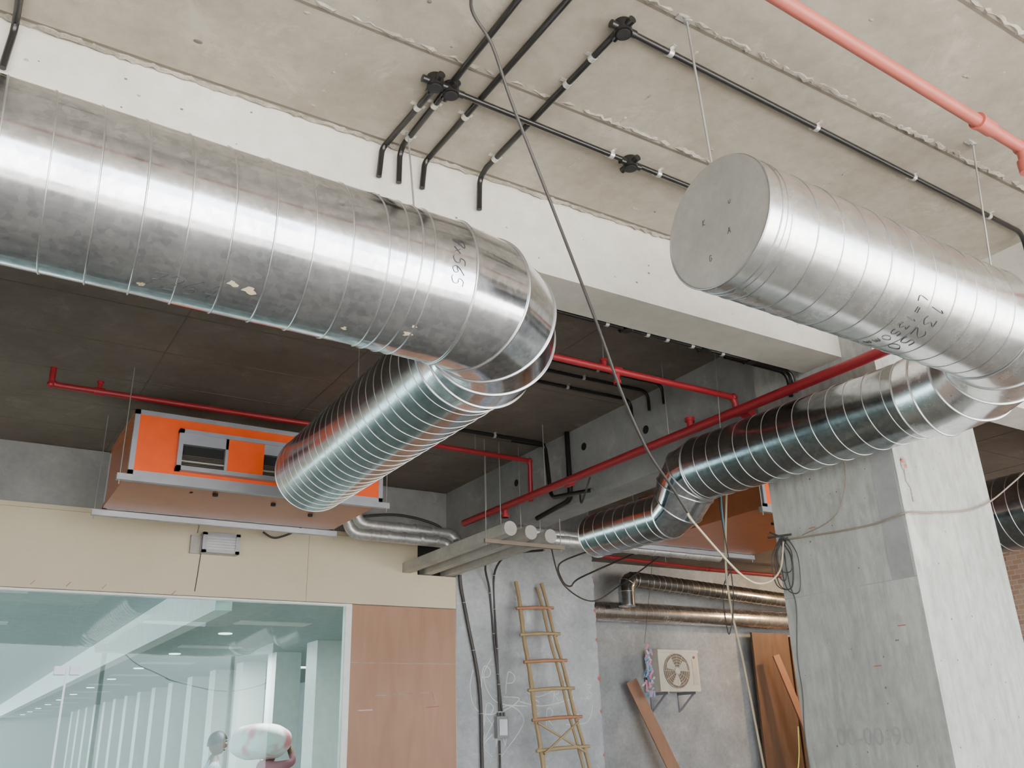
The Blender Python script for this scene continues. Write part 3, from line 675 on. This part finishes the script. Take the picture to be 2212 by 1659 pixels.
cable([(4.3,5.6,3.56),(4.35,5.8,3.40),(4.45,5.95,3.52)],0.008)

# ------------------------------------------------------------ long hanging cable
cable([(1.22,2.0,H),(1.28,2.21,4.17),(1.40,2.26,4.07),(1.54,2.34,3.89),(1.82,2.48,3.55),(2.11,2.63,3.20),(2.30,2.73,2.95),(2.51,2.84,2.76),(2.73,2.95,2.65),(2.97,3.07,2.52)],0.0065,'cable','hanging_cable')
cable([(2.90,3.035,2.56),(2.97,3.07,2.52),(3.56,3.37,2.36),(3.95,3.57,2.37),(4.31,3.76,2.50),(4.47,3.84,2.70)],0.006,'rope','hanging_cable')
cable([(4.49,3.86,2.72),(4.485,3.6,2.70),(4.485,3.2,2.68),(4.48,2.95,2.70),(4.7,2.94,2.72),(5.2,2.94,2.80),(5.7,2.96,3.02),(6.3,2.96,3.35)],0.005,'cabler')
random.seed(5)
b=B('cable_bundle')
for k in range(5):
    a=random.uniform(0.05,0.12); h=random.uniform(0.14,0.34); yo=3.84+random.uniform(-0.04,0.04)
    b.tube(smoothpts([(4.48,yo,2.72),(4.46,yo-a*0.8,2.68-h*0.3),(4.45,yo-a*0.6,2.70-h),(4.46,yo+a*0.5,2.70-h*0.9),(4.47,yo+a*0.7,2.70-h*0.3),(4.48,yo,2.73)],6),0.0035,M['cable'],6)
b.tube(smoothpts([(4.48,3.86,2.75),(4.47,3.84,2.45),(4.48,3.82,2.30),(4.47,3.86,2.0),(4.48,3.87,1.78),(4.47,3.89,1.5),(4.48,3.87,0.9),(4.48,3.8,0.02)],6),0.004,M['cable'],6)
b.tube([(4.46,3.76,2.735),(4.46,3.95,2.75)],0.007,M['cable'],8); b.tube([(4.46,3.78,2.70),(4.46,3.93,2.78)],0.006,M['cable'],8)
b.tube(smoothpts([(4.49,3.7,2.72),(4.48,3.4,2.8),(4.49,3.3,3.1),(4.49,3.5,3.35)],6),0.003,M['cabler'],6)
b.build()
cable([(4.68,4.5,3.52),(4.64,4.5,3.12),(4.63,4.5,2.8),(4.61,4.52,2.55)],0.006,'blue','hanging_rope')
cable([(4.72,4.45,3.52),(4.62,4.5,2.75),(4.61,4.5,2.39),(4.66,4.5,2.05),(4.71,4.5,1.6),(4.74,4.5,1.25),(4.70,4.5,1.1)],0.008,'rope','hanging_rope')
b=B('hanging_rope'); b.tube(smoothpts([(4.7,4.55,3.52),(4.62,4.5,3.1),(4.60,4.45,2.5),(4.56,4.5,2.2),(4.60,4.55,2.5),(4.66,4.5,2.65)],6),0.004,M['cable'],6); b.build()
cable([(4.49,3.95,1.60),(4.50,3.98,1.45),(4.48,4.0,1.33),(4.44,4.02,1.22),(4.46,4.0,0.9)],0.003,'yel','yellow_wire')

# ------------------------------------------------------------ back room
b=B('air_conditioner_outdoor_unit')
ax,az,ay=9.62,2.17,YR-0.42; w,h,d=0.84,0.62,0.30
b.box((ax,ay,az),(ax+w,ay+d,az+h),M['offwhite'])
b.box((ax-0.008,ay-0.012,az+h-0.03),(ax+w+0.008,ay+d,az+h+0.012),M['offwhite'])
fc=V((ax+0.36,ay-0.004,az+h/2))
b.cyl(fc+V((0,0.003,0)),fc-V((0,0.004,0)),0.265,M['cabler'],40)
for rr in (0.265,0.225,0.185,0.145,0.10,0.06): b.ring(fc-V((0,0.018,0)),(0,1,0),rr,0.004,M['offwhite'],40,5)
for k in range(12):
    a=k*PI/6; b.tube([fc+V((0.03*math.cos(a),-0.018,0.03*math.sin(a))),fc+V((0.265*math.cos(a),-0.018,0.265*math.sin(a)))],0.003,M['offwhite'],5)
for k in range(3):
    a=k*2*PI/3+0.4; vs=[]
    for (rr,da) in ((0.05,-0.3),(0.22,-0.45),(0.235,0.15),(0.20,0.45),(0.05,0.4)):
        vs.append(fc+V((rr*math.cos(a+da),-0.010+0.006*da,rr*math.sin(a+da))))
    b.add(vs,[(0,1,2,3,4)],M['offwhite'])
b.cyl(fc-V((0,0.024,0)),fc,0.05,M['offwhite'],20)
b.box((ax+0.70,ay-0.006,az+0.10),(ax+0.80,ay,az+0.5),M['clip'])
b.cyl((ax+0.75,ay-0.008,az+0.52),(ax+0.75,ay,az+0.52),0.022,M['redl'],16)
for x in (ax+0.12,ax+w-0.14):
    b.box((x,ay-0.02,az-0.04),(x+0.035,YR,az),M['alu']); b.box((x,YR-0.03,az-0.30),(x+0.035,YR,az),M['alu']); b.bar((x+0.017,YR-0.02,az-0.28),(x+0.017,ay+0.05,az-0.03),0.025,0.025,M['alu'])
b.build()
random.seed(21)
b=B('hanging_plastic_decoration')
b.tube([(9.30,11.0,2.88),(9.29,10.6,4.2)],0.003,M['cable'],6)
for k in range(60):
    z=2.90-random.random()**0.8*0.75; x=9.28+random.uniform(-0.08,0.09)*(0.5+0.5*(2.95-z)); y=10.95+random.uniform(-0.05,0.05)
    m=random.choice(['pink','lblue','pink','chalk','blue']); L=random.uniform(0.03,0.10); dx=random.uniform(-.04,.04)
    b.add([V((x,y,z)),V((x+0.03,y-0.01,z-0.01)),V((x+0.025+dx,y,z-L)),V((x-0.01+dx,y+0.01,z-L))],[(0,1,2,3)],M[m])
b.build()
b=B('leaning_plank'); b.bar((9.22,11.30,2.34),(10.15,10.9,0.02),0.20,0.025,M['brown'],(0,1,0.3)); b.build()
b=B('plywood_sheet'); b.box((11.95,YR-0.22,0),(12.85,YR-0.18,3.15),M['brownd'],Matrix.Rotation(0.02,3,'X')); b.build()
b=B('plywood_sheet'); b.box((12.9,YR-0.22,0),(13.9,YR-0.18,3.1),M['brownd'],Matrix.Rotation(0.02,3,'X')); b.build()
b=B('leaning_plank'); b.bar((12.2,11.0,2.75),(12.9,10.6,0.02),0.14,0.03,M['bambood'],(0,1,0.3)); b.build()
b=B('work_lamp'); b.tube([(13.2,9.5,H),(13.2,9.5,3.85)],0.006,M['cable'],6); b.cyl((13.2,9.5,3.76),(13.2,9.5,3.86),0.03,M['black'],12); b.sphere((13.2,9.5,3.71),0.06,M['bulb'])
b.build()

# ------------------------------------------------------------ people behind the glass
def skinbody(name,joints,edges,regions,parent):
    me=bpy.data.meshes.new(name); names=list(joints); idx={k:i for i,k in enumerate(names)}
    me.from_pydata([joints[k][0] for k in names],[(idx[a],idx[c]) for a,c in edges],[])
    o=bpy.data.objects.new(name,me); SC.collection.objects.link(o)
    o.modifiers.new('s','SKIN')
    sv=me.skin_vertices[0].data if me.skin_vertices else None
    if sv is None:
        bpy.context.view_layer.objects.active=o; bpy.ops.mesh.customdata_skin_add(); sv=me.skin_vertices[0].data
    for k in names:
        r=joints[k][1]; sv[idx[k]].radius=(r if not isinstance(r,tuple) else r[0], r if not isinstance(r,tuple) else r[1])
    sv[0].use_root=True
    sb=o.modifiers.new('ss','SUBSURF'); sb.levels=2; sb.render_levels=2
    bpy.context.view_layer.update(); dg=bpy.context.evaluated_depsgraph_get()
    m2=bpy.data.meshes.new_from_object(o.evaluated_get(dg)); bpy.data.objects.remove(o)
    m2.materials.clear()
    mats=[]
    for p in m2.polygons:
        mt=regions(p.center)
        if mt not in mats: mats.append(mt); m2.materials.append(mt)
        p.material_index=mats.index(mt); p.use_smooth=True
    o=bpy.data.objects.new(name,m2); SC.collection.objects.link(o); o.parent=parent; return o
def head(parent,c,yaw,tilt=0):
    Rm=Matrix.Rotation(yaw,3,'Z')@Matrix.Rotation(tilt,3,'Y'); c=V(c)
    b=B('head'); seg,rings=28,20; vs=[];fs=[]
    for i in range(rings+1):
        th=PI*i/rings
        for k in range(seg):
            a=2*PI*k/seg; x=math.sin(th)*math.cos(a); y=math.sin(th)*math.sin(a); z=math.cos(th)
            px=0.098*x; py=0.077*y; pz=0.118*z
            if z<0: py*=1+0.28*z; px*=1+0.12*z if x<0 else 1+0.02*z
            if x>0.75: px-=0.006
            g=math.exp(-((y/0.16)**2))*math.exp(-(((z+0.08)/0.2)**2))*(1 if x>0.3 else 0); px+=0.026*g
            g2=math.exp(-((z+0.85)/0.22)**2)*(1 if x>0 else 0)*max(0,x); px+=0.02*g2
            g3=math.exp(-(((abs(y)-0.38)/0.2)**2))*math.exp(-(((z-0.10)/0.12)**2))*(1 if x>0.3 else 0); px-=0.009*g3
            vs.append(c+Rm@V((px,py,pz)))
    for i in range(rings):
        for k in range(seg): k2=(k+1)%seg; fs.append((i*seg+k,(i+1)*seg+k,(i+1)*seg+k2,i*seg+k2))
    b.add(vs,fs,M['skin'],True)
    for sy in (-1,1):
        b.sphere(c+Rm@V((0.078,sy*0.030,0.012)),0.012,M['eye'],10,8); b.sphere(c+Rm@V((0.0885,sy*0.030,0.012)),0.0045,M['hair'],8,6)
        b.sphere(c+Rm@V((0.086,sy*0.031,0.034)),(0.006,0.018,0.004),M['hair'],8,6,Rm)
        b.sphere(c+Rm@V((-0.004,sy*0.077,-0.005)),(0.020,0.009,0.031),M['skin'],10,8,Rm)
    b.sphere(c+Rm@V((0.090,0,-0.058)),(0.010,0.024,0.008),M['lip'],10,8,Rm)
    vs=[];fs=[]
    for i in range(12):
        for k in range(seg):
            a=2*PI*k/seg; ca=math.cos(a); lim=PI*(0.36 if ca>0.55 else 0.50+0.12*max(0,-ca)); th=lim*i/11
            q=0.108+0.004*math.sin(7*a+i); vs.append(c+Rm@V((q*math.sin(th)*ca-0.004,0.086*math.sin(th)*math.sin(a),0.130*math.cos(th))))
    for i in range(11):
        for k in range(seg): k2=(k+1)%seg; fs.append((i*seg+k,(i+1)*seg+k,(i+1)*seg+k2,i*seg+k2))
    b.add(vs,fs,M['hair'],True)
    return b.build(parent)
def hand(parent,w,d,name='hand',curl=0.5,side=1):
    w=V(w); d=V(d).normalized(); ref=V((0,0,1)) if abs(d.z)<0.8 else V((1,0,0)); u=d.cross(ref).normalized(); n=u.cross(d)
    b=B(name); b.tube([w-d*0.02,w+d*0.03,w+d*0.085],[0.024,0.034,0.036],M['skin'],10)
    for i,L in enumerate((0.068,0.078,0.073,0.058)):
        s=w+d*0.08+u*(0.026-0.0175*i); p1=s+(d*math.cos(curl*.5)-n*math.sin(curl*.5))*L*0.45; p2=p1+(d*math.cos(curl*1.2)-n*math.sin(curl*1.2))*L*0.32; p3=p2+(d*math.cos(curl*2)-n*math.sin(curl*2))*L*0.25
        b.tube([s,p1,p2,p3],[0.0095,0.0088,0.008,0.006],M['skin'],8)
    s=w+d*0.03+u*0.03; b.tube([s,s+u*0.03+d*0.02,s+u*0.04+d*0.05],[0.012,0.0105,0.007],M['skin'],8)
    return b.build(parent)
def person(name,base,yaw,arms,shirt,tilt=0,stride=0.16):
    e=bpy.data.objects.new(name,None); SC.collection.objects.link(e)
    Rm=Matrix.Rotation(yaw,3,'Z'); base=V(base)
    W=lambda p: base+Rm@V(p)
    J={'pel':(W((0,0,0.93)),(0.12,0.15)),'sp':(W((0,0,1.10)),(0.105,0.135)),'ch':(W((0.0,0,1.30)),(0.115,0.16)),'nk':(W((0.0,0,1.44)),0.065),'hd':(W((0.02,0,1.53)),0.05)}
    E=[('pel','sp'),('sp','ch'),('ch','nk'),('nk','hd')]
    for s,n in ((1,'l'),(-1,'r')):
        J['sh'+n]=(W((0,s*0.175,1.37)),0.062); E.append(('ch','sh'+n))
        el,wr=arms[n]; J['el'+n]=(W(el),0.042); J['wr'+n]=(W(wr),0.028); E+=[('sh'+n,'el'+n),('el'+n,'wr'+n)]
        f=stride*s; J['hp'+n]=(W((0,s*0.09,0.86)),0.095); J['kn'+n]=(W((f*0.5+0.03,s*0.10,0.50)),0.065); J['an'+n]=(W((f,s*0.10,0.09)),0.043); J['to'+n]=(W((f+0.15,s*0.115,0.04)),0.035)
        E+=[('pel','hp'+n),('hp'+n,'kn'+n),('kn'+n,'an'+n),('an'+n,'to'+n)]
    wrs=[J['wrl'][0],J['wrr'][0]]; els=[J['ell'][0],J['elr'][0]]
    def reg(c):
        for w,q in zip(wrs,els):
            if (c-w).length<(w-q).length*0.62: return M['skin']
        if c.z<0.10: return M['shoe']
        if c.z<0.94: return M['pants']
        l=Rm.inverted()@(c-base)
        if l.z>1.435 and abs(l.y)<0.09: return M['skin']
        return shirt
    skinbody('body',J,E,reg,e)
    head(e,W((0.035,0,1.625)),yaw,tilt)
    for n in 'lr': hand(e,J['wr'+n][0],J['wr'+n][0]-J['el'+n][0],'hand_'+n,0.6)
    return e,W
person('man',(2.72,10.6,0.0),0.0,{'l':((-0.02,0.22,1.10),(0.16,0.20,0.93)),'r':((-0.06,-0.23,1.10),(0.08,-0.22,0.86))},M['shirt'],0.15)
e,W=person('man_carrying_sack',(3.12,9.9,0.0),0.25,{'l':((0.14,0.26,1.42),(0.10,0.16,1.60)),'r':((0.14,-0.26,1.42),(0.12,-0.16,1.60))},M['shirt2'],0.2)
b=B('sack'); rot=Matrix.Rotation(0.25,3,'Z')
seg,rings=28,18; vs=[];fs=[]; c=W((-0.04,0,1.63))
for i in range(rings+1):
    th=PI*i/rings
    for k in range(seg):
        a=2*PI*k/seg; p=V((math.sin(th)*math.cos(a),math.sin(th)*math.sin(a),math.cos(th)))
        q=V((0.26*math.copysign(abs(p.x)**0.75,p.x)-0.08,0.34*math.copysign(abs(p.y)**0.75,p.y),0.17*math.copysign(abs(p.z)**0.8,p.z)))
        nn=mathutils.noise.noise(q*7)*0.03; vs.append(c+rot@(q+p*nn))
for i in range(rings):
    for k in range(seg): k2=(k+1)%seg; fs.append((i*seg+k,(i+1)*seg+k,(i+1)*seg+k2,i*seg+k2))
b.add(vs,fs,M['sack'],True); b.build(e)

# ------------------------------------------------------------ lights / world
w=bpy.data.worlds.new('sky'); SC.world=w; w.use_nodes=True
bg=w.node_tree.nodes['Background']; bg.inputs[0].default_value=(0.90,0.95,1.0,1); bg.inputs[1].default_value=9.0
s=bpy.data.lights.new('sun','SUN'); s.energy=44.0; s.angle=0.02; s.color=(1,0.97,0.92)
so=bpy.data.objects.new('sun',s); SC.collection.objects.link(so); so.rotation_euler=V((-0.25,0.42,-0.87)).normalized().to_track_quat('-Z','Y').to_euler()
p=bpy.data.lights.new('work_lamp_light','POINT'); p.energy=200; p.color=(1.0,0.66,0.36); p.shadow_soft_size=0.08
po=bpy.data.objects.new('work_lamp_light',p); SC.collection.objects.link(po); po.location=(13.1,9.4,3.6)
for (x,y) in ((3.6,10.2),(3.8,15.5)):  # area lights without fixtures, added to brighten the hall columns and people
    a=bpy.data.lights.new('hall_fill_light','AREA'); a.shape='RECTANGLE'; a.size=0.8; a.size_y=0.3; a.energy=170; a.color=(1,0.99,0.96)
    ao=bpy.data.objects.new('hall_fill_light',a); SC.collection.objects.link(ao); ao.location=(x,y,2.97)

# ------------------------------------------------------------ camera
F=1900.0
yaw=math.radians(32.5); pt=math.radians(21.8); ro=math.radians(1.9)
f=V((math.cos(pt)*math.sin(yaw),math.cos(pt)*math.cos(yaw),math.sin(pt)))
r0=V((math.cos(yaw),-math.sin(yaw),0)); u0=r0.cross(f)
r=r0*math.cos(ro)-u0*math.sin(ro); u=u0*math.cos(ro)+r0*math.sin(ro)
cam=bpy.data.cameras.new('camera'); cam.sensor_width=36; cam.lens=36*F/2212; cam.clip_end=200
co=bpy.data.objects.new('camera',cam); SC.collection.objects.link(co)
mw=Matrix((r,u,-f)).transposed().to_4x4(); mw.translation=V((0,0,1.6)); co.matrix_world=mw
SC.camera=co
